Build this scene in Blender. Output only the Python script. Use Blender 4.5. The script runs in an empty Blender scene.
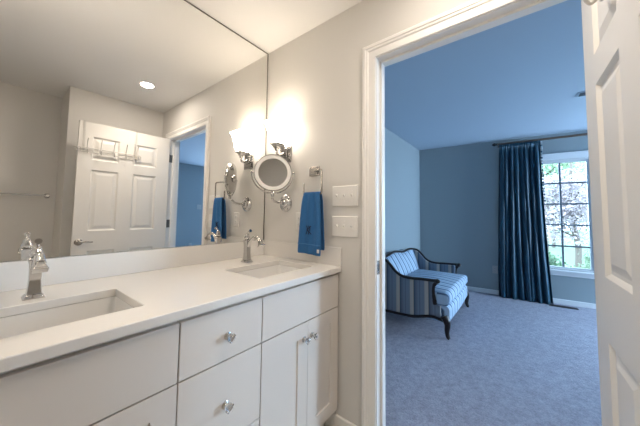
import bpy, bmesh, math, random
from mathutils import Vector, Matrix
PI = math.pi
SC = bpy.context.scene
COL = SC.collection

# ------------------------------------------------------------------ camera, world, exposure
YAW, PITCH, ROLL = 0.661707, 0.057823, 0.011729
FPX, PX, PY = 257.3677, 320.2501, 200.5364
CAM = Vector((1.4948, -1.2553, 1.1996))
_fw = Vector((-math.sin(YAW), math.cos(YAW), 0)); _rt = Vector((math.cos(YAW), math.sin(YAW), 0)); _up = Vector((0, 0, 1))
_f2 = math.cos(PITCH)*_fw + math.sin(PITCH)*_up; _u2 = -math.sin(PITCH)*_fw + math.cos(PITCH)*_up
_r3 = math.cos(ROLL)*_rt + math.sin(ROLL)*_u2; _u3 = -math.sin(ROLL)*_rt + math.cos(ROLL)*_u2
cd = bpy.data.cameras.new('camera'); cam = bpy.data.objects.new('camera', cd); COL.objects.link(cam)
cd.sensor_fit = 'HORIZONTAL'; cd.sensor_width = 36; cd.lens = 36*FPX/640
cd.shift_x = (320-PX)/640; cd.shift_y = (PY-213)/640; cd.clip_start = 0.02; cd.clip_end = 300
m = Matrix((_r3, _u3, -_f2)).transposed().to_4x4(); m.translation = CAM
cam.matrix_world = m
SC.camera = cam

W = bpy.data.worlds.new('sky'); SC.world = W; W.use_nodes = True
bg = W.node_tree.nodes['Background']
SKY_COL, SKY_STR = (0.50, 0.73, 1.0), 20.0
bg.inputs[0].default_value = (*SKY_COL, 1); bg.inputs[1].default_value = SKY_STR

SC.view_settings.view_transform = 'Standard'
SC.view_settings.look = 'None'
SC.view_settings.gamma = 1
SC.view_settings.use_curve_mapping = False
SC.view_settings.exposure = 0.0
SCONCE_STR, DOWN_STR, SPOT_W = 17.0, 195.0, 31.5
FILL_COL, FILL_W = (0.58, 0.78, 1.0), 172.0     # fill lamp set in an added, unseen bedroom window
LAMP_COL = (1.0, 0.88, 0.74)

# ------------------------------------------------------------------ materials
def M(name, col, rough=0.5, metal=0.0, bump=0.0, scale=60.0, var=0.0, **kw):
    mt = bpy.data.materials.new(name); mt.use_nodes = True
    nt = mt.node_tree; b = nt.nodes['Principled BSDF']
    b.inputs['Base Color'].default_value = (*col, 1); b.inputs['Roughness'].default_value = rough
    b.inputs['Metallic'].default_value = metal
    for k, v in kw.items():
        b.inputs[k.replace('_', ' ')].default_value = v
    if bump or var:
        tc = nt.nodes.new('ShaderNodeTexCoord'); n = nt.nodes.new('ShaderNodeTexNoise')
        n.inputs['Scale'].default_value = scale; n.inputs['Detail'].default_value = 4
        nt.links.new(tc.outputs['Object'], n.inputs['Vector'])
        if bump:
            bp = nt.nodes.new('ShaderNodeBump'); bp.inputs['Strength'].default_value = bump; bp.inputs['Distance'].default_value = 0.01
            nt.links.new(n.outputs['Fac'], bp.inputs['Height']); nt.links.new(bp.outputs['Normal'], b.inputs['Normal'])
        if var:
            mx = nt.nodes.new('ShaderNodeMix'); mx.data_type = 'RGBA'
            mx.inputs[6].default_value = (*[c*(1-var) for c in col], 1); mx.inputs[7].default_value = (*[min(1, c*(1+var)) for c in col], 1)
            nt.links.new(n.outputs['Fac'], mx.inputs[0]); nt.links.new(mx.outputs[2], b.inputs['Base Color'])
    return mt
def emit(name, col, st):
    mt = bpy.data.materials.new(name); mt.use_nodes = True
    b = mt.node_tree.nodes['Principled BSDF']
    b.inputs['Base Color'].default_value = (.9, .88, .84, 1); b.inputs['Roughness'].default_value = .4
    b.inputs['Emission Color'].default_value = (*col, 1); b.inputs['Emission Strength'].default_value = st
    return mt
def stripes(name, axis, period, stops, rough=.75):
    """fabric woven in stripes along one axis of the piece; stops = [(pos, colour)]"""
    mt = bpy.data.materials.new(name); mt.use_nodes = True
    nt = mt.node_tree; b = nt.nodes['Principled BSDF']; b.inputs['Roughness'].default_value = rough
    tc = nt.nodes.new('ShaderNodeTexCoord'); sp = nt.nodes.new('ShaderNodeSeparateXYZ')
    nt.links.new(tc.outputs['Object'], sp.inputs[0])
    dv = nt.nodes.new('ShaderNodeMath'); dv.operation = 'DIVIDE'; dv.inputs[1].default_value = period
    nt.links.new(sp.outputs[axis], dv.inputs[0])
    fr = nt.nodes.new('ShaderNodeMath'); fr.operation = 'FRACT'; nt.links.new(dv.outputs[0], fr.inputs[0])
    cr = nt.nodes.new('ShaderNodeValToRGB'); nt.links.new(fr.outputs[0], cr.inputs[0])
    e = cr.color_ramp.elements
    while len(e) < len(stops): e.new(0.5)
    for i, (p, c) in enumerate(stops): e[i].position = p; e[i].color = (*c, 1)
    nt.links.new(cr.outputs[0], b.inputs['Base Color'])
    return mt

PAINT = M('greige wall paint', (.71, .683, .642), .65, bump=.04, scale=220)
CEIL = M('bathroom ceiling paint', (.78, .765, .745), .8)
WHITE = M('white trim paint', (.86, .83, .79), .38)
DOORW = M('white door paint', (.75, .715, .665), .4, bump=.03, scale=90)
CAB = M('white cabinet lacquer', (.73, .67, .61), .42)
QUARTZ = M('white quartz', (.80, .768, .725), .22, var=.015, scale=160)
PORC = M('white porcelain', (.84, .82, .79), .1)
CHROME = M('polished chrome', (.62, .61, .60), .05, 1)
NICKEL = M('brushed nickel', (.42, .39, .36), .25, 1)
DARKMETAL = M('aged nickel', (.22, .2, .18), .4, 1)
MIRROR = M('mirror silver', (.93, .93, .92), .0, 1)
MEDGE = M('mirror glass edge', (.16, .15, .13), .3)
CRYSTAL = M('crystal glass', (1, 1, 1), .03, 0, Transmission_Weight=1.0, IOR=1.5)
TOWEL = M('blue terry cloth', (.04, .185, .46), .95, bump=.9, scale=420, var=.18)
TOWELB = M('blue woven band', (.06, .24, .54), .8, bump=.3, scale=300)
TAG = M('white cloth tag', (.75, .74, .72), .8)
PLATE = M('white switch plastic', (.80, .775, .74), .35)
SLOT = M('dark slot', (.04, .04, .04), .6)
TILE = M('pale floor tile', (.62, .58, .52), .35, var=.06, scale=6)
BEDW = M('blue grey bedroom paint', (.275, .33, .355), .7, bump=.03, scale=220)
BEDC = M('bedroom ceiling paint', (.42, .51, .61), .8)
BEDT = M('bedroom trim paint', (.74, .76, .78), .4)
CARPET = M('grey cut pile carpet', (.32, .322, .385), 1.0, bump=1.0, scale=110, var=.45)
def _carpet():
    nt = CARPET.node_tree; b = nt.nodes['Principled BSDF']; mx = next(n for n in nt.nodes if n.type == 'MIX'); tc = next(n for n in nt.nodes if n.type == 'TEX_COORD')
    n = nt.nodes.new('ShaderNodeTexNoise'); n.inputs['Scale'].default_value = 22; n.inputs['Detail'].default_value = 6; n.inputs['Roughness'].default_value = .7
    nt.links.new(tc.outputs['Object'], n.inputs['Vector'])
    r = nt.nodes.new('ShaderNodeMapRange'); r.inputs[1].default_value = .3; r.inputs[2].default_value = .7; r.inputs[3].default_value = .78; r.inputs[4].default_value = 1.2
    nt.links.new(n.outputs['Fac'], r.inputs[0])
    m2 = nt.nodes.new('ShaderNodeVectorMath'); m2.operation = 'SCALE'
    nt.links.new(mx.outputs[2], m2.inputs[0]); nt.links.new(r.outputs[0], m2.inputs['Scale']); nt.links.new(m2.outputs[0], b.inputs['Base Color'])
_carpet()
WOOD = M('dark mahogany', (.014, .007, .006), .28)
RODM = M('bronze rod', (.16, .115, .085), .45, .5)
VENTM = M('dark bronze register', (.012, .011, .012), .6, .2)
FR = M('window frame paint', (.62, .64, .66), .4)
MUNT = M('backlit window muntin', (.10, .12, .15), .5)  # backlit darkness of the window grid put into the colour
BARK = M('bark', (.10, .075, .055), .9, bump=.5, scale=20)
LAWN = M('lawn', (.055, .085, .035), 1, var=.4, scale=3)
SHADE = emit('lit white glass shade', LAMP_COL, SCONCE_STR)
LENS = emit('lit downlight lens', (1.0, .90, .79), DOWN_STR)
RINGG = emit('frosted ring', (1.0, .85, .68), 0.12)

LB = (.36, .50, .66); DB = (.035, .07, .14); PB = (.50, .60, .70)
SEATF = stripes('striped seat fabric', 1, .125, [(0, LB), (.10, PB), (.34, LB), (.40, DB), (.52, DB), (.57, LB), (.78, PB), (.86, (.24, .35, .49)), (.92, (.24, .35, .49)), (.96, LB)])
SIDEF = stripes('shaded wide striped side fabric', 0, .152, [(0, (.10, .13, .18)), (.10, (.17, .21, .27)), (.34, (.17, .21, .27)), (.38, (.40, .37, .33)), (.60, (.42, .39, .35)), (.64, (.045, .055, .08)), (.72, (.10, .13, .18)), (.95, (.17, .21, .27))])  # seat fabric on the sides, their shade put into darker stripe colours

CURT = M('teal blue silk', (.005, .052, .092), .40, 0, bump=.12, scale=260, Sheen_Weight=.06)
def _curt():
    nt = CURT.node_tree; out = nt.nodes['Material Output']; b = nt.nodes['Principled BSDF']
    t = nt.nodes.new('ShaderNodeBsdfTranslucent'); t.inputs[0].default_value = (.03, .13, .24, 1)
    mx = nt.nodes.new('ShaderNodeMixShader'); mx.inputs[0].default_value = .07
    nt.links.new(b.outputs[0], mx.inputs[1]); nt.links.new(t.outputs[0], mx.inputs[2]); nt.links.new(mx.outputs[0], out.inputs[0])
_curt()
def _glass():
    mt = bpy.data.materials.new('window glass'); mt.use_nodes = True; nt = mt.node_tree
    out = nt.nodes['Material Output']; nt.nodes.remove(nt.nodes['Principled BSDF'])
    t = nt.nodes.new('ShaderNodeBsdfTransparent'); t.inputs[0].default_value = (.95, .97, .97, 1)
    g = nt.nodes.new('ShaderNodeBsdfGlossy'); g.inputs['Roughness'].default_value = .02
    f = nt.nodes.new('ShaderNodeFresnel'); f.inputs[0].default_value = 1.45
    mx = nt.nodes.new('ShaderNodeMixShader')
    nt.links.new(f.outputs[0], mx.inputs[0]); nt.links.new(t.outputs[0], mx.inputs[1]); nt.links.new(g.outputs[0], mx.inputs[2]); nt.links.new(mx.outputs[0], out.inputs[0])
    return mt
GLASS = _glass()
def leafmat(name, col, var):
    mt = M(name, col, .7, var=var, scale=2.5)
    nt = mt.node_tree; out = nt.nodes['Material Output']; b = nt.nodes['Principled BSDF']
    t = nt.nodes.new('ShaderNodeBsdfTranslucent'); t.inputs[0].default_value = (*col, 1)
    mx = nt.nodes.new('ShaderNodeMixShader'); mx.inputs[0].default_value = .45
    nt.links.new(b.outputs[0], mx.inputs[1]); nt.links.new(t.outputs[0], mx.inputs[2]); nt.links.new(mx.outputs[0], out.inputs[0])
    return mt
LEAF = dict(green=leafmat('green leaves', (.14, .19, .11), .4), pale=leafmat('pale green leaves', (.22, .29, .17), .35),
            pink=leafmat('pink leaves', (.33, .27, .265), .45), dark=leafmat('dark green leaves', (.055, .10, .045), .4))

# ------------------------------------------------------------------ mesh helpers
MATS = {}
class MB:
    def __init__(s): s.v = []; s.f = []
    def add(s, vs, fs):
        n = len(s.v); s.v += [Vector(x) for x in vs]; s.f += [tuple(i+n for i in f) for f in fs]; return s
    def box(s, x0, x1, y0, y1, z0, z1):
        return s.add([(x0,y0,z0),(x1,y0,z0),(x1,y1,z0),(x0,y1,z0),(x0,y0,z1),(x1,y0,z1),(x1,y1,z1),(x0,y1,z1)],
                     [(0,3,2,1),(4,5,6,7),(0,1,5,4),(1,2,6,5),(2,3,7,6),(3,0,4,7)])
    def lathe(s, prof, o, ax=(0,0,1), seg=24, sq=None, caps=True):
        """prof = [(radius, distance along axis)]; sq = number of sides and start angle for square sections"""
        a = Vector(ax).normalized(); t = Vector((0,0,1)) if abs(a.z) < .9 else Vector((1,0,0))
        u = a.cross(t).normalized(); w = a.cross(u); o = Vector(o)
        st = 0.0
        if sq: seg, st = sq
        vs = []
        for r, d in prof:
            for k in range(seg):
                an = st+2*PI*k/seg; vs.append(o+a*d+(u*math.cos(an)+w*math.sin(an))*r)
        fs = []
        for i in range(len(prof)-1):
            for k in range(seg):
                k2 = (k+1) % seg; fs.append((i*seg+k, i*seg+k2, (i+1)*seg+k2, (i+1)*seg+k))
        if caps:
            fs.append(tuple(range(seg))[::-1]); fs.append(tuple((len(prof)-1)*seg+k for k in range(seg)))
        return s.add(vs, fs)
    def tube(s, pts, r, seg=10, closed=False, flat=None):
        P = [Vector(p) for p in pts]; n = len(P)
        R = r if isinstance(r, (list, tuple)) else [r]*n
        vs = []; prev = None
        for i in range(n):
            if closed: d = P[(i+1) % n]-P[i-1]
            else: d = P[min(i+1, n-1)]-P[max(i-1, 0)]
            d.normalize()
            if prev is None:
                t = Vector((0,0,1)) if abs(d.z) < .9 else Vector((1,0,0))
                u = d.cross(t).normalized()
            else:
                u = (prev-d*prev.dot(d)).normalized()
            prev = u; w = d.cross(u)
            for k in range(seg):
                an = 2*PI*k/seg; vs.append(P[i]+(u*math.cos(an)+w*math.sin(an)*(flat or 1))*R[i])
        fs = []
        for i in range(n if closed else n-1):
            j = (i+1) % n
            for k in range(seg):
                k2 = (k+1) % seg; fs.append((i*seg+k, i*seg+k2, j*seg+k2, j*seg+k))
        if not closed:
            fs.append(tuple(range(seg))[::-1]); fs.append(tuple((n-1)*seg+k for k in range(seg)))
        return s.add(vs, fs)
    def prism(s, poly, ext):
        n = len(poly); e = Vector(ext); P = [Vector(p) for p in poly]
        return s.add(P+[p+e for p in P], [tuple(range(n))[::-1], tuple(range(n, 2*n))]+[(i, (i+1) % n, n+(i+1) % n, n+i) for i in range(n)])
    def sphere(s, c, r, seg=12, rings=8, sc=(1,1,1)):
        vs = []; c = Vector(c)
        for i in range(1, rings):
            th = PI*i/rings
            for k in range(seg):
                an = 2*PI*k/seg; vs.append(c+Vector((r*sc[0]*math.sin(th)*math.cos(an), r*sc[1]*math.sin(th)*math.sin(an), r*sc[2]*math.cos(th))))
        vs += [c+Vector((0,0,r*sc[2])), c-Vector((0,0,r*sc[2]))]; T = len(vs)-2
        fs = []
        for i in range(rings-2):
            for k in range(seg):
                k2 = (k+1) % seg; fs.append((i*seg+k, (i+1)*seg+k, (i+1)*seg+k2, i*seg+k2))
        for k in range(seg):
            k2 = (k+1) % seg; fs.append((T, k, k2)); fs.append((T+1, (rings-2)*seg+k2, (rings-2)*seg+k))
        return s.add(vs, fs)
    def build(s, name, mat, parent=None, world=True, org=None, bevel=0, segs=2, smooth=True, angle=35, solid=0, subsurf=0, recalc=True):
        me = bpy.data.meshes.new(name); V = s.v
        if parent is not None and world:
            inv = MATS[parent.name].inverted(); V = [inv @ v for v in V]
        if org is not None: V = [v-Vector(org) for v in V]
        me.from_pydata([tuple(v) for v in V], [], s.f)
        if recalc:
            b = bmesh.new(); b.from_mesh(me); bmesh.ops.recalc_face_normals(b, faces=b.faces); b.to_mesh(me); b.free()
        me.materials.append(mat)
        if smooth:
            for p in me.polygons: p.use_smooth = True
            me.set_sharp_from_angle(angle=math.radians(angle))
        o = bpy.data.objects.new(name, me); COL.objects.link(o)
        if parent is not None:
            o.parent = parent; MATS[o.name] = MATS[parent.name]
        else:
            if org is not None: o.location = org
            MATS[o.name] = Matrix.Translation(org) if org is not None else Matrix.Identity(4)
        if solid:
            d = o.modifiers.new('thickness', 'SOLIDIFY'); d.thickness = solid; d.offset = 0
        if bevel:
            d = o.modifiers.new('bevel', 'BEVEL'); d.width = bevel; d.segments = segs; d.limit_method = 'ANGLE'; d.angle_limit = math.radians(30)
        if subsurf:
            d = o.modifiers.new('smooth', 'SUBSURF'); d.levels = subsurf; d.render_levels = subsurf
        return o
def tag(o, label=None, cat=None, group=None, kind=None):
    if label: o['label'] = label
    if cat: o['category'] = cat
    if group: o['group'] = group
    if kind: o['kind'] = kind
    return o
def thing(name, label, cat, loc=(0,0,0), rotz=0, group=None, kind=None):
    o = bpy.data.objects.new(name, None); COL.objects.link(o); o.empty_display_size = .1
    o.location = loc; o.rotation_euler = (0, 0, rotz)
    MATS[o.name] = Matrix.Translation(loc) @ Matrix.Rotation(rotz, 4, 'Z')
    return tag(o, label, cat, group, kind)
def kids(o): return [c for c in bpy.data.objects if c.parent == o]
def dup(o, dx, label=None, group=None):
    r = o.copy(); COL.objects.link(r); r.location = Vector(o.location)+Vector(dx)
    if label: r['label'] = label
    if group: r['group'] = group
    for ch in kids(o):
        c = ch.copy(); COL.objects.link(c); c.parent = r
        for g in kids(ch):
            d = g.copy(); COL.objects.link(d); d.parent = c
    return r
def struct(name, mb, mat, **k):
    o = mb.build(name, mat, **k)
    if k.get('parent') is None: o['kind'] = 'structure'
    return o
def spline(pts, n=6):
    """Catmull-Rom through pts"""
    P = [Vector(p) for p in pts]; out = []
    for i in range(len(P)-1):
        a = P[max(i-1, 0)]; b = P[i]; c = P[i+1]; d = P[min(i+2, len(P)-1)]
        for k in range(n):
            t = k/n
            out.append(.5*((2*b)+(c-a)*t+(2*a-5*b+4*c-d)*t*t+(3*b-a-3*c+d)*t**3))
    out.append(P[-1]); return out

# ------------------------------------------------------------------ bathroom shell
ZC = 2.436; XW = 1.945; XR = 2.385; YJ = -.832; YB = -3.0
OX0, OX1, OZ = .895, 1.722, 2.062        # finished door opening
WT = .105
struct('floor_bathroom', MB().box(-.1, XR+.1, YB-.1, 0, -.1, 0), TILE)
struct('floor_bedroom', MB().box(-.1, 5.2, 0, 4.4, -.1, -.012), CARPET)
struct('ceiling_bathroom', MB().box(-.1, XR+.1, YB-.1, 0, ZC, ZC+.1), CEIL)
struct('ceiling_bedroom', MB().box(-.1, 5.2, WT, 4.4, ZC, ZC+.1), BEDC)
struct('wall_left', MB().box(-.1, -.006, YB, 0, 0, ZC), PAINT)
w = MB()
for x0, x1, z0, z1 in ((-.1, OX0-.02, 0, ZC), (OX1+.02, 2.485, 0, ZC), (OX0-.02, OX1+.02, OZ+.02, ZC)):
    w.box(x0, x1, 0, WT-.01, z0, z1)
struct('wall_front', w, PAINT)
w = MB()
for x0, x1, z0, z1 in ((-.1, OX0-.02, -.05, ZC), (OX1+.02, 5.1, -.05, ZC), (OX0-.02, OX1+.02, OZ+.02, ZC)):
    w.box(x0, x1, WT-.01, WT, z0, z1)
struct('wall_bedroom_front', w, BEDW)
struct('wall_right', MB().box(XW, XR+.1, YJ, 0, 0, ZC), PAINT)
struct('wall_recess', MB().box(XR, XR+.1, YB, YJ, 0, ZC), PAINT)
struct('wall_back', MB().box(-.1, XR+.1, YB-.1, YB, 0, ZC), PAINT)
# bedroom shell; the window wall runs at a slight slant
SL = .085; WB = Vector((.03, 3.62255, 0)); WANG = math.atan(SL)
struct('wall_bedroom_left', MB().box(-.1, .03, WT, 3.75, -.05, ZC), BEDW)
w = MB(); y0 = 2.78
for a, e, z0, z1 in ((WT, y0, -.05, ZC), (y0+1.2, 4.3, -.05, ZC), (y0, y0+1.2, -.05, .3), (y0, y0+1.2, 2.15, ZC)):
    w.box(5.0, 5.1, a, e, z0, z1)
struct('wall_bedroom_right', w, BEDW)
al = bpy.data.lights.new('added_fill_light', 'AREA'); al.shape = 'RECTANGLE'; al.size = 1.1; al.size_y = 1.75; al.energy = FILL_W; al.color = FILL_COL  # unseen area lamp added to brighten the bedroom
ao = bpy.data.objects.new('added_fill_light', al); COL.objects.link(ao); ao.location = (5.02, y0+.6, 1.225); ao.rotation_euler = (PI/2, 0, PI/2)
w2 = struct('added_window_2', MB().box(5.03, 5.08, y0, y0+.05, .3, 2.15).box(5.03, 5.08, y0+1.15, y0+1.2, .3, 2.15).box(5.03, 5.08, y0+.05, y0+1.15, .3, .35).box(5.03, 5.08, y0+.05, y0+1.15, 2.10, 2.15).box(5.03, 5.08, y0+.05, y0+1.15, 1.2, 1.24), FR)  # out-of-view window, added to hold the fill lamp
MB().box(5.05, 5.056, y0+.05, y0+1.15, .35, 1.2).box(5.05, 5.056, y0+.05, y0+1.15, 1.24, 2.10).build('pane', GLASS, w2)
U = lambda x: (x-.03)*math.sqrt(1+SL*SL)
wx0, wx1, wz0, wz1 = U(1.62), U(3.0), .465, 2.05
def at_wall(o): o.location = WB; o.rotation_euler = (0, 0, WANG); return o
b = MB()
for x0, x1, z0, z1 in ((-.1, wx0, -.05, ZC), (wx1, 5.3, -.05, ZC), (wx0, wx1, -.05, wz0), (wx0, wx1, wz1, ZC)):
    b.box(x0, x1, 0, .14, z0, z1)
at_wall(struct('wall_bedroom_window', b, BEDW))
# baseboards
def board(name, x0, x1, y0, y1, z0, h, mat): return struct(name, MB().box(x0, x1, y0, y1, z0, z0+h), mat, bevel=.006)
board('baseboard_front', .577, .822, -.014, 0, 0, .094, WHITE)
board('baseboard_right', XW-.014, XW, YJ, -.02, 0, .077, WHITE)
board('baseboard_recess', XR-.014, XR, YB, YJ, 0, .077, WHITE)
board('baseboard_bedroom_left', .03, .044, WT, 3.60, -.012, .07, BEDT)
board('baseboard_bedroom_right', 4.986, 5.0, WT, 4.0, -.012, .07, BEDT)
at_wall(board('baseboard_bedroom_window', .016, 4.95, -.014, 0, -.012, .07, BEDT))

# ------------------------------------------------------------------ door frame: casing, jamb, stop
def casing(name, y, sgn, mat):
    """moulded casing around the opening: stepped profile mitred at the corners"""
    prof = [(0, .009), (.006, .011), (.036, .011), (.042, .016), (.050, .018), (.054, .022), (.068, .022), (.072, .018), (.072, 0), (0, 0)]
    x0, x1, zt = OX0-.004, OX1+.004, OZ+.004
    vs = []; n = len(prof)
    for p, t in prof: vs.append((x0-p, y+sgn*t, 0))
    for p, t in prof: vs.append((x0-p, y+sgn*t, zt+p))
    for p, t in prof: vs.append((x1+p, y+sgn*t, zt+p))
    for p, t in prof: vs.append((x1+p, y+sgn*t, 0))
    fs = []
    for k in range(3):
        for i in range(n):
            j = (i+1) % n; fs.append((k*n+i, k*n+j, (k+1)*n+j, (k+1)*n+i))
    fs += [tuple(range(n)), tuple(3*n+i for i in range(n))]
    return struct(name, MB().add(vs, fs), mat, angle=20)
casing('trim_1', -.0005, -1, WHITE)
casing('trim_2', WT+.0005, 1, BEDT)
j = MB().box(OX0-.019, OX0, -.0005, WT+.0005, 0, OZ+.019).box(OX1, OX1+.019, -.0005, WT+.0005, 0, OZ+.019).box(OX0, OX1, -.0005, WT+.0005, OZ, OZ+.019)
jamb = struct('trim_3', j, WHITE)
st = MB().box(OX0+.0003, OX0+.012, .042, .078, 0, OZ-.0003).box(OX1-.012, OX1-.0003, .042, .078, 0, OZ-.0003).box(OX0+.0122, OX1-.0122, .042, .078, OZ-.012, OZ-.0003)
st.build('door_stop', WHITE, jamb)
sp = MB().box(OX0+.0003, OX0+.002, .004, .034, .895, .965).build('strike_plate', NICKEL, jamb, bevel=.001)
MB().box(OX0+.0021, OX0+.0026, .010, .026, .912, .945).build('latch_hole', SLOT, sp)

# ------------------------------------------------------------------ the open six-panel door (door_1)
LW, LT, LZ0, LZ1 = .772, .035, .012, 2.057
door = thing('door_1', 'white six-panel door standing open beside the doorway', 'door', (1.6823, -.014, 0), math.radians(-88.9), kind='structure')
xs = [0, .128, .343, .462, .672, LW]; zs = [LZ0, .235, .845, 1.03, 1.607, 1.70, 1.922, LZ1]
lb = MB()
def panel_face(y, sg):
    for i in range(5):
        for k in range(7):
            x0, x1, z0, z1 = xs[i], xs[i+1], zs[k], zs[k+1]
            if i in (1, 3) and k in (1, 3, 5):
                rings = [(0, 0), (.004, .003), (.012, .010), (.022, .010), (.046, .003)]
                vs = []; fs = []
                for d, t in rings:
                    vs += [(x0+d, y+sg*t, z0+d), (x1-d, y+sg*t, z0+d), (x1-d, y+sg*t, z1-d), (x0+d, y+sg*t, z1-d)]
                for r in range(len(rings)-1):
                    for q in range(4): fs.append((r*4+q, r*4+(q+1) % 4, r*4+4+(q+1) % 4, r*4+4+q))
                fs.append(tuple(range(4*len(rings)-4, 4*len(rings))))
                lb.add(vs, fs)
            else: lb.add([(x0, y, z0), (x1, y, z0), (x1, y, z1), (x0, y, z1)], [(0, 1, 2, 3)])
panel_face(0, 1); panel_face(LT, -1)
lb.add([(0,0,LZ0),(LW,0,LZ0),(LW,LT,LZ0),(0,LT,LZ0),(0,0,LZ1),(LW,0,LZ1),(LW,LT,LZ1),(0,LT,LZ1)], [(0,3,2,1),(4,5,6,7),(1,2,6,5),(3,0,4,7)])
leaf = lb.build('door_leaf', DOORW, door, world=False, angle=12)
for sg, y in ((-1, 0), (1, LT)):
    hb = MB().lathe([(.029, 0), (.030, .004), (.024, .009), (.012, .012), (.011, .045)], (.728, y, .93), (0, sg, 0), 24)
    h = hb.build('door_handle', NICKEL, door, world=False)
    MB().tube(spline([(.735, y+sg*.048, .93), (.70, y+sg*.050, .934), (.665, y+sg*.047, .929), (.635, y+sg*.040, .927)]), [.010]*7+[.009]*6+[.0075]*6, 12, flat=.8).build('lever', NICKEL, h, world=False)
for z in (.25, 1.085, 1.84):
    hg = MB().box(-.0025, -.0005, .002, LT-.002, z-.044, z+.044)
    hg = hg.build('hinge', DARKMETAL, door, world=False)
    MB().box(OX1-.0022, OX1-.0002, .0015, .036, z-.044, z+.044).build('hinge_plate', DARKMETAL, hg)
    MB().lathe([(.0065, -.046), (.0065, .046)], (-.005, LT+.007, z), (0,0,1), 12).build('hinge_pin', DARKMETAL, hg, world=False)

# ------------------------------------------------------------------ wall mirror
mir = thing('wall_mirror', 'huge frameless wall mirror above the white vanity backsplash', 'mirror', (0, -.73, 1.017))
g = MB().box(-.0055, -.0008, -1.44, -.003, 1.0165, ZC-.003).build('mirror_backing', MEDGE, mir)
MB().box(-.0007, 0, -1.437, -.0125, 1.0175, ZC-.0125).build('mirror_glass', MIRROR, mir, smooth=False)

# ------------------------------------------------------------------ vanity: three cabinet units
FX = .664; FB = .645
def cabinet(name, label, y0, y1, grp):
    c = thing(name, label, 'cabinet', (.33, (y0+y1)/2, 0), group=grp)
    a, e = y0+.0006, y1-.0006
    MB().box(.004, FB-.001, a, a+.016, .115, .8795).box(.004, FB-.001, e-.016, e, .115, .8795).box(.004, FB-.001, a+.016, e-.016, .115, .131).box(.004, .010, a+.016, e-.016, .131, .8795).box(FB-.020, FB-.001, a+.016, e-.016, .855, .8795).box(FB-.020, FB-.001, a+.016, e-.016, .66, .715).box(FB-.020, FB-.001, (a+e)/2-.02, (a+e)/2+.02, .131, .66).build('body', CAB, c)
    MB().box(.05, .575, y0+.001, y1-.001, .0005, .1145).build('toe_kick', CAB, c)
    return c
def slab(c, y0, y1, z0, z1, nm='drawer'): return MB().box(FB, FX, y0, y1, z0, z1).build(nm, CAB, c, bevel=.0015)
def shaker(c, y0, y1, z0, z1):
    y = [y0, y0+.068, y1-.068, y1]; z = [z0, z0+.068, z1-.068, z1]; d = .006
    mb = MB()
    for i in range(3):
        for k in range(3):
            if i == 1 and k == 1:
                a, b_, e, f = y[1], y[2], z[1], z[2]; q = .002
                vs = [(FX, a, e), (FX, b_, e), (FX, b_, f), (FX, a, f), (FX-d, a+q, e+q), (FX-d, b_-q, e+q), (FX-d, b_-q, f-q), (FX-d, a+q, f-q)]
                mb.add(vs, [(n, (n+1) % 4, 4+(n+1) % 4, 4+n) for n in range(4)]+[(4, 5, 6, 7)])
            else: mb.add([(FX, y[i], z[k]), (FX, y[i+1], z[k]), (FX, y[i+1], z[k+1]), (FX, y[i], z[k+1])], [(0, 1, 2, 3)])
    mb.add([(FB, y0, z0), (FB, y1, z0), (FB, y1, z1), (FB, y0, z1), (FX, y0, z0), (FX, y1, z0), (FX, y1, z1), (FX, y0, z1)], [(3, 2, 1, 0), (0, 1, 5, 4), (1, 2, 6, 5), (2, 3, 7, 6), (3, 0, 4, 7)])
    return mb.build('door', CAB, c, angle=20)
def knob(p, y, z):
    k = MB().lathe([(.0135, 0), (.0135, .003), (.008, .006), (.006, .009), (.006, .014), (.011, .017), (.011, .019)], (FX+.0002, y, z), (1, 0, 0), 20).build('knob', CHROME, p)
    MB().lathe([(.009, .0195), (.0155, .024), (.0165, .029), (.012, .035), (.006, .037)], (FX+.0002, y, z), (1, 0, 0), sq=(8, .39)).build('crystal_head', CRYSTAL, k, angle=10)
ZR0, ZR1, ZT = .404, .6875, .866
GP = .0022
c = cabinet('sink_cabinet', 'white vanity sink cabinet with two shaker doors next to the end wall', -.5585, -.004, 'white vanity cabinet units')
slab(c, -.5585+GP, -.013, ZR1+GP, ZT, 'false_front')
d = shaker(c, -.5585+GP, -.273-GP/2, .13, ZR1-GP); knob(d, -.303, .610)
d = shaker(c, -.273+GP/2, -.013, .13, ZR1-GP); knob(d, -.243, .610)
c = cabinet('drawer_cabinet', 'white three-drawer vanity unit between the two sink cabinets', -.878, -.5585, 'white vanity cabinet units')
for z0, z1, kz in ((ZR1+GP, ZT, .770), (ZR0+GP, ZR1-GP, .537), (.13, ZR0-GP, .27)):
    knob(slab(c, -.878+GP, -.5585-GP, z0, z1), -.714, kz)
c = cabinet('sink_cabinet', 'white vanity sink cabinet in the near left corner, below the nearer sink', -1.435, -.878, 'white vanity cabinet units')
slab(c, -1.434, -.878-GP, ZR1+GP, ZT, 'false_front')
d = shaker(c, -1.156+GP/2, -.878-GP, .13, ZR1-GP); knob(d, -1.126, .610)
d = shaker(c, -1.434, -1.156-GP/2, .13, ZR1-GP); knob(d, -1.186, .610)

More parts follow.
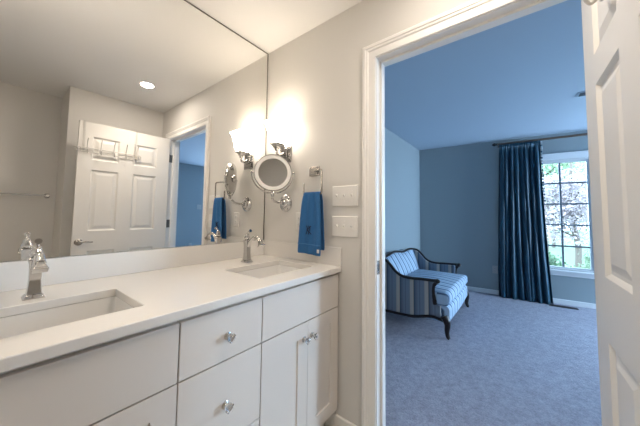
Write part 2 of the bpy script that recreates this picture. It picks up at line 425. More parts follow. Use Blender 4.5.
# countertop with two rectangular cut-outs, backsplash and side splash
SX0, SX1 = .255, .548
SINKS = [(-.482, -.092), (-1.335, -.940)]
ct = thing('vanity_countertop', 'long white quartz countertop with two sink cut-outs', 'countertop', (.34, -.72, .8805))
cx = [.0005, SX0, SX1, .678]; cy = [-1.437, -1.335, -.940, -.482, -.092, -.0015]; z0, z1 = .8803, .91
mb = MB(); hole = lambda i, k: i == 1 and k in (1, 3)
for i in range(3):
    for k in range(5):
        if hole(i, k): 
            a, b_, e, f = cx[i], cx[i+1], cy[k], cy[k+1]
            mb.add([(a, e, z0), (b_, e, z0), (b_, f, z0), (a, f, z0), (a, e, z1), (b_, e, z1), (b_, f, z1), (a, f, z1)], [(n, (n+1) % 4, 4+(n+1) % 4, 4+n) for n in range(4)])
            continue
        for z in (z0, z1): mb.add([(cx[i], cy[k], z), (cx[i+1], cy[k], z), (cx[i+1], cy[k+1], z), (cx[i], cy[k+1], z)], [(0, 1, 2, 3)])
for i in range(3):
    for y in (cy[0], cy[-1]): mb.add([(cx[i], y, z0), (cx[i+1], y, z0), (cx[i+1], y, z1), (cx[i], y, z1)], [(0, 1, 2, 3)])
for k in range(5):
    for x in (cx[0], cx[-1]): mb.add([(x, cy[k], z0), (x, cy[k+1], z0), (x, cy[k+1], z1), (x, cy[k], z1)], [(0, 1, 2, 3)])
bm = bmesh.new(); vv = {}
for f in mb.f:
    ids = []
    for i in f:
        k = tuple(round(q, 5) for q in mb.v[i])
        if k not in vv: vv[k] = len(vv)
        ids.append(vv[k])
    f_ = ids; mb.f[mb.f.index(f)] = tuple(ids)
bm.free()
mb.v = [Vector(k) for k in vv]
mb.build('slab', QUARTZ, ct, bevel=.003)
MB().box(-.005, .012, -1.437, -.0125, .9103, 1.0152).build('backsplash', QUARTZ, ct, bevel=.0015)
MB().box(.0005, .678, -.0122, -.0015, .9103, 1.0152).build('side_splash', QUARTZ, ct, bevel=.0015)

# undermount sinks
def sink(y0, y1, label):
    yc = (y0+y1)/2
    s = thing('bathroom_sink', label, 'sink', ((SX0+SX1)/2, yc, .7), group='undermount sinks')
    rings = []; N = 8
    def rr(x0, x1, a, b_, r, z):
        out = []
        for qx, qy, st in ((x1-r, b_-r, 0), (x0+r, b_-r, 1), (x0+r, a+r, 2), (x1-r, a+r, 3)):
            for k in range(N+1):
                an = (st+k/N)*PI/2; out.append((qx+r*math.cos(an), qy+r*math.sin(an), z))
        return out
    o = .004
    for d, r, z in ((-.020, .03, .8798), (o-.004, .022, .8798), (o-.001, .022, .872), (.006, .024, .80), (.012, .028, .772), (.030, .040, .757), (.09, .04, .752)):
        rings.append(rr(SX0-.002+d, SX1+.002-d, y0-.002+d, y1+.002-d, r, z))
    n = len(rings[0]); vs = sum(rings, []); fs = []
    for i in range(len(rings)-1):
        for k in range(n): fs.append((i*n+k, i*n+(k+1) % n, (i+1)*n+(k+1) % n, (i+1)*n+k))
    fs.append(tuple((len(rings)-1)*n+k for k in range(n)))
    MB().add(vs, fs).build('basin', PORC, s, angle=50)
    dr = MB().lathe([(.028, 0), (.028, .003), (.022, .004), (.020, .002)], ((SX0+SX1)/2-.02, yc, .7523), (0, 0, 1), 24).build('drain', CHROME, s)
    return s
sink(*SINKS[0], 'white rectangular undermount sink near the end wall and blue towel')
sink(*SINKS[1], 'white rectangular undermount sink at the left edge of the picture')

# faucets: square flared column, arched spout with flared mouth, lever on top
def faucet(label, x, y):
    f = thing('faucet', label, 'faucet', (x, y, .9103), group='chrome single-lever faucets')
    q = (4, PI/4); s2 = math.sqrt(2)
    MB().lathe([(.0265*s2, 0), (.0265*s2, .004), (.023*s2, .009), (.0195*s2, .014)], (x, y, .9103), sq=q).build('base', CHROME, f, bevel=.0015, angle=25)
    MB().lathe([(.0190*s2, .0143), (.0165*s2, .03), (.0150*s2, .06), (.0150*s2, .095), (.0165*s2, .115), (.0195*s2, .126), (.0195*s2, .131), (.013*s2, .136)], (x, y, .9103), sq=q).build('body', CHROME, f, bevel=.002, angle=25)
    pts = spline([(x+.012, y, .9103+.098), (x+.032, y, .9103+.128), (x+.064, y, .9103+.152), (x+.098, y, .9103+.150), (x+.1235, y, .9103+.131)], 6)
    sp = MB().tube(pts, [.0125-.003*math.sin(PI*i/(len(pts)-1)) for i in range(len(pts))], 14).build('spout', CHROME, f)
    MB().lathe([(.0095*s2, 0), (.0100*s2, .008), (.0145*s2, .021), (.0168*s2, .024), (.0168*s2, .028)], (x+.122, y, .9103+.1325), (.48, 0, -.88), sq=q).build('spout_mouth', CHROME, sp, bevel=.001, angle=25)
    MB().lathe([(.013, 0), (.017, .006), (.018, .012), (.014, .020), (.011, .026), (.013, .032), (.008, .036)], (x-.002, y, .9103+.1365), (0, 0, 1), 20).build('handle', CHROME, f)
    MB().tube(spline([(x-.003, y, .9103+.168), (x+.006, y, .9103+.180), (x+.018, y, .9103+.188), (x+.030, y, .9103+.192)], 5), [.006]*5+[.005]*5+[.006]*3+[.009]*2+[.0095], 12).build('lever', CHROME, f)
    return f
fa = faucet('chrome single-lever faucet behind the sink near the end wall', .166, -.273)
dup(fa, (.018, -.875, 0), 'chrome single-lever faucet behind the nearer sink at the left')

# ------------------------------------------------------------------ sconce, make-up mirror, towel ring on the end wall
s = thing('wall_sconce', 'lit wall sconce with a white glass bell shade beside the mirror', 'wall light', (.208, -.002, 1.63))
q = (4, PI/4); s2 = math.sqrt(2)
MB().box(.152, .264, -.008, -.0015, 1.562, 1.697).box(.163, .253, -.013, -.0085, 1.575, 1.684).box(.180, .236, -.022, -.0135, 1.60, 1.66).build('backplate', CHROME, s, bevel=.0025)
HY, HZ = -.080, 1.636
MB().tube(spline([(.208, -.022, 1.628), (.207, -.040, 1.616), (.204, -.062, 1.610), (.201, HY+.002, 1.618), (.200, HY, HZ)], 6), .0085, 12).build('arm', CHROME, s)
MB().lathe([(.011*s2, 0), (.011*s2, .014), (.017*s2, .017), (.019*s2, .026), (.024*s2, .030), (.026*s2, .036), (.034*s2, .042), (.035*s2, .047)], (.2, HY, HZ), sq=q).build('shade_holder', CHROME, s, bevel=.001, angle=25)
pr = [(.026, 0), (.030, .010), (.039, .035), (.044, .075), (.050, .110), (.060, .138), (.066, .150)]
MB().lathe([(r*s2, d) for r, d in pr]+[((r-.004)*s2, d+.002) for r, d in reversed(pr)], (.2, HY, HZ+.0475), sq=q, caps=False).build('lamp_shade', SHADE, s, angle=25)
MB().sphere((.2, HY, HZ+.115), .022, 14, 10, (1, 1, 1.3)).build('bulb', emit('lit bulb', LAMP_COL, 40), s)

struct('wall_end_added', MB().box(-.006, .72, -1.55, -1.4445, 0, ZC), PAINT)  # short unseen wall added to carry the second sconce
s_ = dup(s, (0, -1.4385, 0), 'added lit wall sconce on the unseen short end wall behind the nearer sink'); s_.rotation_euler = (0, 0, PI); s_['group'] = s['group'] = 'vanity wall sconces'  # unseen second sconce added to light the end wall and ceiling
C0 = Vector((.237, -.141, 1.473)); NN = Vector((.765, -.640, .05)).normalized()
mm = thing('makeup_mirror', 'round chrome makeup mirror on a swing arm below the sconce', 'mirror', (.218, -.002, 1.281))
mt_ = MB().lathe([(.058, 0), (.058, .006), (.050, .014), (.034, .018), (.031, .028), (.020, .034)], (.218, -.0015, 1.281), (0, -1, 0), 32).build('wall_mount', CHROME, mm)
MB().tube(spline([(.216, -.034, 1.281), (.214, -.070, 1.281), (.222, -.110, 1.290), (C0.x-.012, C0.y+.006, 1.308)], 6), .008, 12).lathe([(.012, -.014), (.012, .014)], (.216, -.040, 1.281), (0, 0, 1), 16).build('swing_arm', CHROME, mm)
US = NN.cross(Vector((0, 0, 1))).normalized(); UU = US.cross(NN).normalized()
yk = [C0-NN*.004+(US*math.cos(a)+UU*math.sin(a))*.135 for a in [PI+PI*i/32 for i in range(33)]]
MB().tube(yk, .0042, 10).lathe([(.009, -.018), (.011, -.006), (.011, .006), (.007, .016)], C0-NN*.004-UU*.139, UU, 16).sphere(yk[0], .0085).sphere(yk[-1], .0085).tube([yk[0], yk[0].lerp(C0, .16)], .004, 8).tube([yk[-1], yk[-1].lerp(C0, .16)], .004, 8).build('yoke', CHROME, mm)
MB().lathe([(.116, -.002), (.1205, .002), (.122, .008), (.1205, .012), (.117, .013), (.117, -.001)][:5]+[(.1165, .0105), (.1165, -.002)], C0-NN*.004, NN, 56, caps=False).build('rim', CHROME, mm)
MB().lathe([(.1155, -.004), (.112, -.012), (.08, -.018), (.03, -.022), (.028, -.034), (.02, -.036)], C0-NN*.002, NN, 48).build('back_shell', CHROME, mm)
MB().lathe([(.1155, -.001), (.1155, .005), (.112, .007), (.094, .007), (.0925, .005), (.0925, -.001)], C0-NN*.001, NN, 56, caps=False).build('light_ring', RINGG, mm)
MB().lathe([(.0918, 0), (.0918, .004)], C0-NN*.0005, NN, 56).build('mirror_glass', MIRROR, mm, angle=20)

t = thing('towel_ring', 'brushed nickel open towel holder on the end wall', 'towel ring', (.48, -.002, 1.47))
MB().box(.432, .512, -.010, -.0015, 1.447, 1.508).box(.442, .502, -.016, -.0105, 1.455, 1.500).build('backplate', NICKEL, t, bevel=.002)
TY = -.066
MB().tube([(.485, -.017, 1.474), (.53, -.050, 1.474), (.560, TY, 1.472), (.574, TY, 1.468), (.578, TY, 1.458), (.578, TY, 1.36), (.578, TY, 1.336), (.574, TY, 1.3285), (.566, TY, 1.3265), (.45, TY, 1.3265), (.441, TY, 1.3285), (.4375, TY, 1.336), (.4375, TY, 1.395)], .0055, 10).build('ring', NICKEL, t)

# hand towel folded over the bar: a draped loop with soft folds
def towel():
    tw = thing('hand_towel', 'royal blue hand towel hanging from the towel holder', 'towel', (.51, TY, 1.33))
    nx, prof = 28, []
    r = .0115; zt = 1.3265
    L = [(.020, .972)] + [(.020-.006*(i/10), .972+(zt-.972)*i/10) for i in range(1, 10)]
    pr = [(d, z) for d, z in L]
    for k in range(1, 8):
        a = PI*k/8; pr.append((r*math.cos(a), zt+r*math.sin(a)))
    for i in range(0, 10):
        z = zt-.005-(zt-1.0)*i/9; pr.append((-.0135-.004*i/9, z))
    vs = []; fs = []; random.seed(4)
    for i, (d, z) in enumerate(pr):
        h = max(0, min(1, (zt-z)/.35))
        for k in range(nx+1):
            u = k/nx
            x0 = .450-.032*h**.6; x1 = .572+.020*h**.6
            fold = .006*math.sin(u*PI*5+.6)*(1-.45*h)+.004*math.sin(u*PI*2.3+2*h)*h
            y = TY-d+(fold if d > 0 else -fold*.3)*(.35 if abs(z-zt) < .012 else 1)*(-1)
            if d > 0 and h > 0.02: y = min(y, TY-.0075)
            if d < 0 and h > 0.02: y = max(y, TY+.0075)
            vs.append((x0+(x1-x0)*u, y, z-.006*u*h*(1 if d > 0 else 0)))
    n = nx+1
    for i in range(len(pr)-1):
        for k in range(nx): fs.append((i*n+k, i*n+k+1, (i+1)*n+k+1, (i+1)*n+k))
    MB().add(vs, fs).build('cloth', TOWEL, tw, solid=.006, subsurf=1, angle=180, recalc=False)
    vb = []; fb = []
    for j, z in enumerate((1.028, 1.033)):
        h = (zt-z)/.35
        for k in range(nx+1):
            u = k/nx; x0 = .450-.032*h**.6; x1 = .572+.020*h**.6
            fold = .006*math.sin(u*PI*5+.6)*(1-.45*h)+.004*math.sin(u*PI*2.3+2*h)*h
            vb.append((x0+(x1-x0)*u, min(TY-.0205-fold, TY-.012)-.004, z-.006*u*h))
    fb = [(k, k+1, n+k+1, n+k) for k in range(nx)]
    MB().add(vb, fb).build('woven_band', TOWELB, tw, solid=.002, recalc=False)
    zz = 1.112; cxm = .502
    def on(x, z):
        h = (zt-z)/.35; x0 = .450-.032*h**.6; x1 = .572+.020*h**.6; u = (x-x0)/(x1-x0)
        fold = .006*math.sin(u*PI*5+.6)*(1-.45*h)+.004*math.sin(u*PI*2.3+2*h)*h
        return (x, min(TY-.018-fold, TY-.0075)-.0058, z)
    em = MB()
    for c in ([(-.020, .025), (-.008, .010), (-.014, -.012), (-.022, -.024)], [(-.014, 0), (.002, .012), (.016, .024)], [(-.012, .002), (.004, -.010), (.018, -.024)], [(.0, .026), (.010, .010), (.004, -.006), (.0, -.026)]):
        em.tube([on(cxm+a, zz+b_) for a, b_ in [(p.x, p.y) for p in spline([(a, b_, 0) for a, b_ in c], 5)]], .0026, 6)
    em.build('embroidery', M('navy thread', (.012, .035, .09), .8), tw)
    MB().box(.571, .586, TY-.030, TY-.027, .985, 1.005).build('tag', TAG, tw)
towel()

# switch plates
BPLATE = M('dimmed white plate plastic', (.42, .42, .42), .4)  # white plates, the dim bedroom light put into a grey colour
def gang(name, label, xc, zc, n, cat, rows='toggle', grp=None, y=-.0015, hw=None, hh=.060, mat=None):
    PM = mat or PLATE
    hw = hw or {1: .036, 2: .059, 3: .087}[n]
    p = thing(name, label, cat, (xc, y, zc), group=grp)
    q = .004
    vs = [(xc-hw, y, zc-hh), (xc+hw, y, zc-hh), (xc+hw, y, zc+hh), (xc-hw, y, zc+hh)]
    vs += [(a+(q if a < xc else -q), y-.006, c_+(q if c_ < zc else -q)) for a, b_, c_ in vs]
    MB().add(vs, [(3, 2, 1, 0), (4, 5, 6, 7)]+[(i, (i+1) % 4, 4+(i+1) % 4, 4+i) for i in range(4)]).build('plate', PM, p, bevel=.0012)
    for k in range(n):
        x = xc+(k-(n-1)/2)*(.050)
        if rows == 'toggle':
            MB().box(x-.0055, x+.0055, y-.0068, y-.0061, zc-.013, zc+.013).prism([(x-.004, y-.0069, zc-.004), (x-.004, y-.0069, zc+.009), (x-.004, y-.017, zc+.011), (x-.004, y-.018, zc+.005)], (.008, 0, 0)).build('toggle', PM, p)
        else:
            for dz in (-.020, .020):
                o = MB().lathe([(.0165, 0), (.0165, .0012), (.0155, .002)], (x, y-.0061, zc+dz), (0, -1, 0), 20).build('socket', PM, p)
                MB().box(x-.007, x-.0052, y-.0087, y-.0082, zc+dz-.003, zc+dz+.006).box(x+.0052, x+.007, y-.0087, y-.0082, zc+dz-.003, zc+dz+.006).lathe([(.0022, 0), (.0022, .0005)], (x, y-.0082, zc+dz-.009), (0, -1, 0), 10).build('slot', SLOT, o)
        for dz in ((-.03, .03) if rows == 'toggle' else (0,)):
            MB().lathe([(.003, 0), (.003, .0008)], (x, y-.0061, zc+dz), (0, -1, 0), 10).build('screw', PM, p)
    return p
gang('switch_plate', 'white triple switch plate, the upper of two beside the door casing', .698, 1.313, 3, 'light switch', grp='switch plates')
gang('switch_plate', 'white triple switch plate, the lower of two beside the door casing', .698, 1.138, 3, 'light switch', grp='switch plates')
gang('wall_outlet', 'white outlet plate half hidden behind the blue towel', .352, 1.158, 1, 'outlet', 'socket')

# ------------------------------------------------------------------ ceiling downlights
def downlight(x, y, label):
    d = thing('downlight', label, 'ceiling light', (x, y, ZC-.001), group='recessed downlights')
    MB().lathe([(.052, -.004), (.068, -.002), (.070, 0), (.052, 0)], (x, y, ZC-.0006), (0, 0, 1), 40, caps=False).build('trim_ring', WHITE, d)
    MB().lathe([(.051, -.0035), (.051, -.001)], (x, y, ZC-.0006), (0, 0, 1), 40).build('lens', LENS, d)
    sl = bpy.data.lights.new('lamp', 'SPOT'); sl.energy = SPOT_W; sl.color = (1.0, .90, .79); sl.spot_size = math.radians(118); sl.spot_blend = .85; sl.shadow_soft_size = .05
    so = bpy.data.objects.new('lamp', sl); COL.objects.link(so); so.parent = d; so.location = (0, 0, -.012)
    return d
d1 = downlight(1.314, -.385, 'lit recessed downlight seen in the mirror')
dup(d1, (-.25, -1.65, 0), 'added lit recessed downlight on the bathroom ceiling, unseen behind the viewpoint')  # out-of-view downlight, added to raise the bathroom brightness

# ------------------------------------------------------------------ over-the-door hook rack and towel bar
def rack():
    r = thing('hook_rack', 'white wire hook rack hanging over the top of the open door', 'hook rack', (1.6823, -.014, 0), math.radians(-88.9))
    y = -.012; RW = M('grey white wire', (.60, .57, .52), .35)
    for x in (.325, .735):
        MB().box(x-.008, x+.008, -.0030, -.0008, 1.765, 2.0594).box(x-.008, x+.008, -.0030, LT+.0030, 2.0578, 2.0600).box(x-.008, x+.008, LT+.0008, LT+.0030, 2.0, 2.0594).build('strap', RW, r, world=False)
    b = MB()
    for z in (1.805, 1.768): b.tube([(.315, y, z), (.755, y, z)], .0042, 8)
    for x in (.300, .770): b.tube([(x+.020*math.cos(a), y, 1.7865+.020*math.sin(a)) for a in [2*PI*i/20 for i in range(20)]], .0042, 8, closed=True)
    b.build('crossbar', RW, r, world=False)
    for x in (.315, .41, .51, .61, .71):
        MB().tube(spline([(x, y-.0065, 1.835), (x, y-.007, 1.80), (x, y-.012, 1.766), (x, y-.024, 1.753), (x, y-.034, 1.768), (x, y-.037, 1.788)], 5), .0038, 8).tube(spline([(x, y-.007, 1.81), (x, y-.010, 1.845), (x, y-.022, 1.875), (x, y-.040, 1.895)], 5), .0038, 8).build('hook', RW, r, world=False)
rack()
tb = thing('towel_bar', 'nickel towel bar on the recess wall seen in the mirror', 'towel bar', (XR, -1.24, 1.37))
for y in (-.897, -1.55):
    MB().lathe([(.024, 0), (.024, .006), (.014, .012), (.010, .02), (.010, .062), (.013, .066), (.013, .078)], (XR-.0005, y, 1.37), (-1, 0, 0), 20).build('post', CHROME, tb)
MB().tube([(XR-.070, -1.5365, 1.37), (XR-.070, -.9105, 1.37)], .008, 12).build('bar', CHROME, tb)

# ------------------------------------------------------------------ bedroom window (window_1)
win = thing('window_1', 'bedroom window with a grid of small panes', 'window', WB, WANG, kind='structure')
fr = MB()
for a, b_, e, f in ((wx0, wx0+.02, wz0, wz1), (wx1-.02, wx1, wz0, wz1), (wx0+.02, wx1-.02, wz0, wz0+.02), (wx0+.02, wx1-.02, wz1-.02, wz1), (U(2.285), U(2.335), wz0+.02, wz1-.02)):
    fr.box(a, b_, .0, .14, e, f)
fr.build('window_frame', FR, win, world=False)
for x0, x1 in ((1.645, 2.280), (2.340, 2.975)):
    u0, u1 = U(x0), U(x1); s_ = .042; za, zb = wz0+.0205, wz1-.0205
    if x0 < 2: u0 = wx0+.0205
    else: u1 = wx1-.0205
    sb = MB().box(u0, u0+s_, .02, .06, za, zb).box(u1-s_, u1, .02, .06, za, zb).box(u0+s_, u1-s_, .02, .06, za, za+.022).box(u0+s_, u1-s_, .02, .06, zb-.025, zb)
    sash = sb.build('sash', FR, win, world=False)
    mu = MB()
    um = (u0+u1)/2; mu.box(um-.011, um+.011, .028, .052, za+.0225, zb-.0255)
    for k in range(1, 5):
        z = .50+.302*k; mu.box(u0+s_+.0003, um-.0113, .028, .052, z-.011, z+.011).box(um+.0113, u1-s_-.0003, .028, .052, z-.011, z+.011)
    mu.build('muntin', MUNT, sash, world=False)
    MB().box(u0+s_+.0005, u1-s_-.0005, .054, .058, za+.0225, zb-.0255).build('pane', GLASS, sash, world=False)
tr = MB().box(wx0-.085, wx0-.0003, -.018, -.0005, wz0, wz1+.08).box(wx1+.0003, wx1+.085, -.018, -.0005, wz0, wz1+.08).box(wx0, wx1, -.018, -.0005, wz1+.0003, wz1+.08)
tr.box(wx0-.085, wx1+.085, -.024, -.0005, wz1+.0805, wz1+.095)
at_wall(struct('trim_4', tr, BEDT, bevel=.004))
at_wall(struct('trim_5', MB().box(wx0-.11, wx1+.11, -.045, -.0005, wz0-.026, wz0-.0005).box(wx0-.085, wx1+.085, -.016, -.0005, wz0-.08, wz0-.0265), BEDT, bevel=.004))

# ------------------------------------------------------------------ curtain rod and curtain
rod = thing('curtain_rod', 'bronze curtain rod with a pointed finial above the window', 'curtain rod', WB, WANG)
ZROD = 2.352; RD = -.105
MB().tube([(U(1.225), RD, ZROD), (U(3.22), RD, ZROD)], .0165, 16).build('pole', RODM, rod, world=False)
for x, sg in ((1.225, -1), (3.22, 1)):
    MB().lathe([(.0165, .0005), (.021, .004), (.021, .010), (.012, .016), (.022, .030), (.026, .042), (.018, .058), (.004, .075)], (U(x), RD, ZROD), (sg, 0, 0), 18).build('finial', VENTM, rod, world=False)
for x in (1.238, 2.31, 3.18):
    MB().box(U(x)-.010, U(x)+.010, -.006, -.0008, ZROD-.03, ZROD+.03).box(U(x)-.007, U(x)+.007, RD+.0185, -.0065, ZROD-.007, ZROD+.007).build('bracket', RODM, rod, world=False)

def curtain():
    c = thing('curtain', 'long teal blue pleated curtain at the left of the window', 'curtain', WB, WANG)
    nu, nz = 300, 46; vs = []; fs = []; random.seed(11)
    ph = [random.uniform(-.9, .9) for _ in range(12)]
    zt, zb = 2.332, -.008
    edge = []
    for j in range(nz+1):
        h = j/nz; z = zt+(zb-zt)*h
        ul = U(1.245)-.055*min(1, h*1.2); ur = U(1.735)+.035*h+.045*h*h
        for i in range(nu+1):
            s = i/nu
            # folds: many fine pinch pleats at the top, fewer deep folds below
            k = min(1, h/.10)
            sw = s+.012*math.sin(s*9+ph[0])*h+.010*math.sin(h*4+s*14)*h
            fine = math.sin(2*PI*21*s)
            wide = math.sin(2*PI*8.5*sw+ph[1])+.45*math.sin(2*PI*4.1*sw+ph[2]+h*1.2)+.25*math.sin(2*PI*15*sw+ph[3])
            amp = .010*(1-k)+.034*k
            d = RD-.006+(1-k)*.009*fine+k*(amp*wide)+.004*math.sin(h*17+s*30)*k
            if h < .02: d = RD-.030+.009*fine
            elif k < 1: d = min(d, RD-.019) if h < .03 else d
            uu = ul+(ur-ul)*s+.012*math.cos(2*PI*8.5*sw)*k*(1 if .03 < s < .97 else 0)
            d = min(d, -.034)
            vs.append((uu, d, z))
            if i == nu: edge.append((uu, d, z))
    n = nu+1
    for j in range(nz):
        for i in range(nu): fs.append((j*n+i, j*n+i+1, (j+1)*n+i+1, (j+1)*n+i))
    MB().add(vs, fs).build('drape', CURT, c, world=False, solid=.003, angle=180, recalc=False)
    hd = []
    pale = M('pale bead trim', (.34, .38, .42), .6); bm_ = MB().sphere((0, 0, 0), .014, 10, 7, (.85, .85, 1.1)); proto = {}
    k = 0; z = 2.305
    while z > 1.45:
        h = (zt-z)/(zt-zb); f_ = h*nz; a = int(f_); p = Vector(edge[a]).lerp(Vector(edge[min(a+1, nz)]), f_-a)+Vector((.012, -.002, 0))
        if k % 2 not in proto: b = proto[k % 2] = bm_.build('bead', CURT if k % 2 else pale, c, world=False)
        else: b = proto[k % 2].copy(); COL.objects.link(b); b.parent = c
        b.location = p; k += 1; z -= .045
curtain()

# floor register, outlets, ceiling register, switches in the bedroom
v = thing('floor_register', 'dark metal floor register on the carpet under the window', 'floor vent', (1.92, 3.635, -.0115), WANG)
fb = MB().box(-.15, .15, -.045, .045, 0, .004); fb.build('register_frame', VENTM, v, world=False, bevel=.001)
lv = MB()
for k in range(20):
    x = -.133+.014*k; lv.box(x-.002, x+.002, -.036, .036, .0042, .0075)
lv.build('louvres', VENTM, v, world=False)
o = gang('wall_outlet', 'white outlet on the bedroom wall just left of the curtain', 0, 0, 1, 'outlet', 'socket', y=0, mat=BPLATE)
o.location = WB+Vector((math.cos(WANG)*U(1.15), math.sin(WANG)*U(1.15), .375))+Vector((.0001, -.0015, 0)); o.rotation_euler = (0, 0, WANG)
o = gang('switch_plate', 'white double switch plate on the blue wall seen in the mirror doorway', 0, 0, 2, 'light switch', y=0, mat=BPLATE)
o.location = (4.9985, 2.04, 1.379); o.rotation_euler = (0, 0, -PI/2)
o = gang('wall_outlet', 'white outlet low on the blue wall seen in the mirror doorway', 0, 0, 1, 'outlet', 'socket', y=0, mat=BPLATE)
o.location = (4.9985, 1.85, .42); o.rotation_euler = (0, 0, -PI/2)
v = thing('ceiling_register', 'small slotted air register on the bedroom ceiling', 'ceiling vent', (2.12, 2.29, ZC-.0005))
MB().box(1.97, 2.27, 2.235, 2.345, ZC-.008, ZC-.0006).build('register_frame', BEDC, v, bevel=.002)
lv = MB()
for k in range(5): lv.box(1.985, 2.255, 2.250+.019*k, 2.257+.019*k, ZC-.012, ZC-.0083)
lv.build('louvres', MUNT, v)

# ------------------------------------------------------------------ settee
def settee():
    s = thing('settee', 'small striped settee with carved dark wood frame against the bedroom wall', 'settee', (.47, 2.18, -.012))
    Y0, Y1 = 1.60, 2.76
    def prof(y, sy):
        return [(.800, y, .546), (.755, y, .542), (.64, y, .538), (.55, y, .532), (.48, y, .533), (.42, y, .545), (.355, y, .585), (.30, y, .645), (.245, y, .692), (.185, y+sy*.018, .707)]
    near = prof(Y0, 1); far = prof(Y1, -1)
    crest = [(.130, Y0+.075, .704), (.118, Y0+.20, .686), (.115, Y0+.30, .684), (.113, Y0+.43, .700), (.112, 2.18, .711), (.113, Y1-.43, .700), (.115, Y1-.30, .684), (.118, Y1-.20, .686), (.130, Y1-.075, .704)]
    path = spline(near+crest+far[::-1], 6)
    MB().tube(path, .0165, 12).sphere((.803, Y0, .540), .027, 14, 10, (1, .95, .9)).sphere((.803, Y1, .540), .027, 14, 10, (1, .95, .9)).build('top_rail', WOOD, s)
    for y in (Y0, Y1):
        MB().tube(spline([(.790, y, .525), (.768, y, .49), (.762, y, .44), (.764, y, .39), (.772, y, .34), (.778, y, .305)], 6), [.019]*6+[.016]*12+[.018]*6+[.022]*7, 12).build('arm_post', WOOD, s)
    # arm panels (side upholstery), bottom edge curving up to the front
    bot = spline([(.10, 0, .118), (.26, 0, .118), (.47, 0, .122), (.58, 0, .132), (.69, 0, .162), (.76, 0, .172), (.83, 0, .160)], 5)
    rail = [p for p in spline([(x, 0, z) for x, y, z in prof(0, 0)], 5)]
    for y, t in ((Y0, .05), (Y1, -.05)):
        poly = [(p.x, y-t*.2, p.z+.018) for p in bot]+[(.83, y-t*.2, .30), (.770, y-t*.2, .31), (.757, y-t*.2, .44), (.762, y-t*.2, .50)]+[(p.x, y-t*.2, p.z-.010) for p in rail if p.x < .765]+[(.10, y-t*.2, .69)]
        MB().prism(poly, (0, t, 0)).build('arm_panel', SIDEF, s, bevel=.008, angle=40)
    # wood moulding under the sides and front
    for y in (Y0, Y1):
        MB().tube(spline([(.10, y, .120), (.26, y, .120), (.47, y, .124), (.58, y, .134), (.69, y, .163), (.76, y, .173), (.83, y, .162), (.875, y, .150)], 6), .0135, 10).build('side_rail', WOOD, s)
    # cabriole legs
    for y, sy in ((Y0, -1), (Y1, 1)):
        pts = spline([(.862, y, .205), (.884, y+sy*.006, .165), (.893, y+sy*.008, .125), (.888, y+sy*.004, .075), (.888, y, .040), (.898, y+sy*.004, .010), (.912, y+sy*.008, .000)], 6)
        r = [.034, .0345, .035, .035, .035, .0345, .034, .033, .032, .031, .030, .029, .028, .027, .026, .025, .0245, .024, .0235, .023, .0225, .022, .0215, .021, .021, .021, .021, .021, .020, .020, .020, .019, .018, .017, .016, .014, .012]
        MB().tube(pts, r[:len(pts)], 12).build('leg', WOOD, s)
        pts = spline([(.115, y, .20), (.105, y, .12), (.088, y, .05), (.070, y, .004)], 6)
        MB().tube(pts, [.026-.0007*i for i in range(len(pts))], 12).build('leg', WOOD, s)
    # backrest: crest-following padded back
    nb = 44; vs = []; fs = []
    cp = [p for p in spline([near[-1]]+crest+[far[-1]], 8) if Y0+.03 < p.y < Y1-.03]
    rows = 9
    for j in range(rows):
        h = j/(rows-1)
        for p in cp:
            zt = p.z-.010; z = .28+(zt-.28)*h
            e = min(1, min(p.y-Y0, Y1-p.y)/.18); puff = .055*math.sin(PI*(.15+.80*h))*(.45+.55*math.sin(e*PI/2))
            vs.append((.285-(.285-p.x-.022)*h+puff, p.y, z))
    for j in range(rows):
        h = j/(rows-1)
        for p in cp: vs.append((.100+(p.x-.012-.100)*h, p.y, .125+(p.z-.010-.125)*h))
    n = len(cp); B = rows*n
    for j in range(rows-1):
        for i in range(n-1):
            fs.append((j*n+i, j*n+i+1, (j+1)*n+i+1, (j+1)*n+i)); fs.append((B+j*n+i, B+(j+1)*n+i, B+(j+1)*n+i+1, B+j*n+i+1))
        for i in (0, n-1): fs.append((j*n+i, (j+1)*n+i, B+(j+1)*n+i, B+j*n+i))
    for i in range(n-1):
        fs.append(((rows-1)*n+i, (rows-1)*n+i+1, B+(rows-1)*n+i+1, B+(rows-1)*n+i)); fs.append((i, i+1, B+i+1, B+i))
    MB().add(vs, fs).build('backrest', SEATF, s, angle=60)
    # seat deck with rounded front
    def slabround(name, x0, x1, y0, y1, z0, z1, r, crown, mat, bow=0):
        nx, ny = 14, 40; top = []; 
        mb = MB(); 
        prof = []
        N = 6
        sec = [(x0, z0)]+[(x1-r+r*math.sin(PI/2*k/N)*1.0, z0+r-r*math.cos(PI/2*k/N)) for k in range(N+1)]+[(x1-r+r*math.cos(PI/2*k/N), z1-r+r*math.sin(PI/2*k/N)) for k in range(N+1)]
        sec += [(x1-r-(x1-r-x0)*k/nx, z1) for k in range(1, nx+1)]
        m_ = len(sec)
        for i in range(ny+1):
            v_ = i/ny; y = y0+(y1-y0)*v_
            q = min(v_, 1-v_)*(y1-y0); rr_ = r*.8
            e = 1 if q > rr_ else math.sqrt(max(0, 1-(1-q/rr_)**2))
            zm = (z0+z1)/2
            for x, z in sec:
                cr_ = crown*math.sin(PI*v_)*math.sin(PI*min(1, max(0, (x-x0)/(x1-x0)))) if z > zm else 0
                ee = .55+.45*e
                xx = x0+(x-x0)*(1-.10*(1-e)*(1 if x > x1-.1 else 0))+bow*math.sin(PI*v_)*max(0, (x-x0)/(x1-x0))
                mb.v.append(Vector((xx, y, zm+(z-zm)*ee+cr_)))
        for i in range(ny):
            for k in range(m_):
                k2 = (k+1) % m_; mb.f.append((i*m_+k, i*m_+k2, (i+1)*m_+k2, (i+1)*m_+k))
        mb.f.append(tuple(range(m_))); mb.f.append(tuple(ny*m_+k for k in range(m_)))
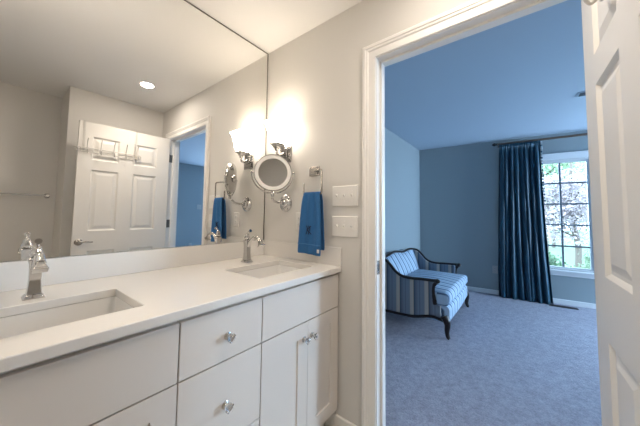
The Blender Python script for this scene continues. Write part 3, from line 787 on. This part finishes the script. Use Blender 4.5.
        mb.build(name, mat, s, angle=50)
    slabround('seat_deck', .14, .905, Y0+.012, Y1-.012, .128, .300, .045, 0, SEATF, .012)
    slabround('seat_cushion', .30, .910, Y0+.055, Y1-.055, .302, .432, .055, .028, SEATF, .012)
    for y0, y1 in ((Y0-.004, Y0+.053), (Y1-.053, Y1+.004)):
        slabround('seat_cushion', .795, .908, y0, y1, .302, .425, .04, 0, SEATF)
settee()

# ------------------------------------------------------------------ outside the window
struct('ground_lawn', MB().box(-30, 40, 4.6, 60, -.9, -.8), LAWN)
def tree(name, label, x, y, h, rad, zc, mat, nleaf, seed, size=.09, sq=1.0):
    random.seed(seed)
    t = thing(name, label, 'tree' if 'tree' in name else 'shrub', (x, y, -.8))
    tk = MB(); 
    if 'tree' in name:
        tk.tube(spline([(x, y, -.8), (x+.08, y, .3), (x-.05, y+.05, zc), (x+.02, y, h*.85)], 5), [.10-.005*i for i in range(16)], 8)
    for k in range(9):
        a = 2*PI*k/9+random.uniform(-.2, .2); z0 = random.uniform(-.5 if 'tree' not in name else zc-rad*.8, zc+rad*.3)
        e = (x+math.cos(a)*rad*.75, y+math.sin(a)*rad*.75, z0+rad*random.uniform(.25, .7))
        tk.tube(spline([(x, y, z0-.1), (x+math.cos(a)*rad*.35, y+math.sin(a)*rad*.35, z0+.12), e], 4), [.03, .028, .026, .022, .02, .018, .014, .01, .006], 6)
    tk.build('trunk' if 'tree' in name else 'stem', BARK, t)
    vs = []; fs = []
    cl = []
    for k in range(38):
        a = random.uniform(0, 2*PI); cz = random.uniform(-1, 1); r = random.random()**.45
        q = math.sqrt(1-cz*cz); cl.append(Vector((x+q*math.cos(a)*rad*r, y+q*math.sin(a)*rad*r, zc+cz*rad*sq*r)))
    for k in range(nleaf):
        c = random.choice(cl); g = rad*.20
        p = c+Vector((random.gauss(0, g), random.gauss(0, g), random.gauss(0, g*.7)))
        if p.z < -.75: p.z = -.75+random.random()*.2
        u = Vector((random.gauss(0, 1), random.gauss(0, 1), random.gauss(0, 1))).normalized(); w_ = u.orthogonal().normalized()
        l = size*random.uniform(.6, 1.3); b_ = l*.55; n = len(vs)
        vs += [p-u*l, p+w_*b_, p+u*l, p-w_*b_]; fs.append((n, n+1, n+2, n+3))
    MB().add(vs, fs).build('foliage', mat, t, smooth=False, recalc=False)
tree('dogwood_tree', 'pink leaved tree in the middle of the window view', 2.75, 9.6, 3.6, 1.0, 1.55, LEAF['pink'], 5200, 1, .055)
tree('maple_tree', 'pale green tree at the upper left of the window view', 2.2, 12.6, 5.0, 1.25, 2.75, LEAF['pale'], 5000, 2, .075)
tree('maple_tree', 'pale green tree at the upper right of the window view', 4.4, 16.6, 6.0, 1.55, 3.3, LEAF['pale'], 5000, 3, .08)
tree('oak_tree', 'green tree standing farthest behind the window', 3.2, 22.5, 7.0, 2.7, 2.4, LEAF['green'], 3000, 4, .13)
tree('garden_shrub', 'dark green shrub at the bottom left of the window view', 1.78, 6.9, 1, .46, -.05, LEAF['dark'], 2600, 5, .04)
tree('garden_shrub', 'green shrub at the bottom right of the window view', 2.95, 7.4, 1, .44, -.10, LEAF['green'], 2600, 6, .04)
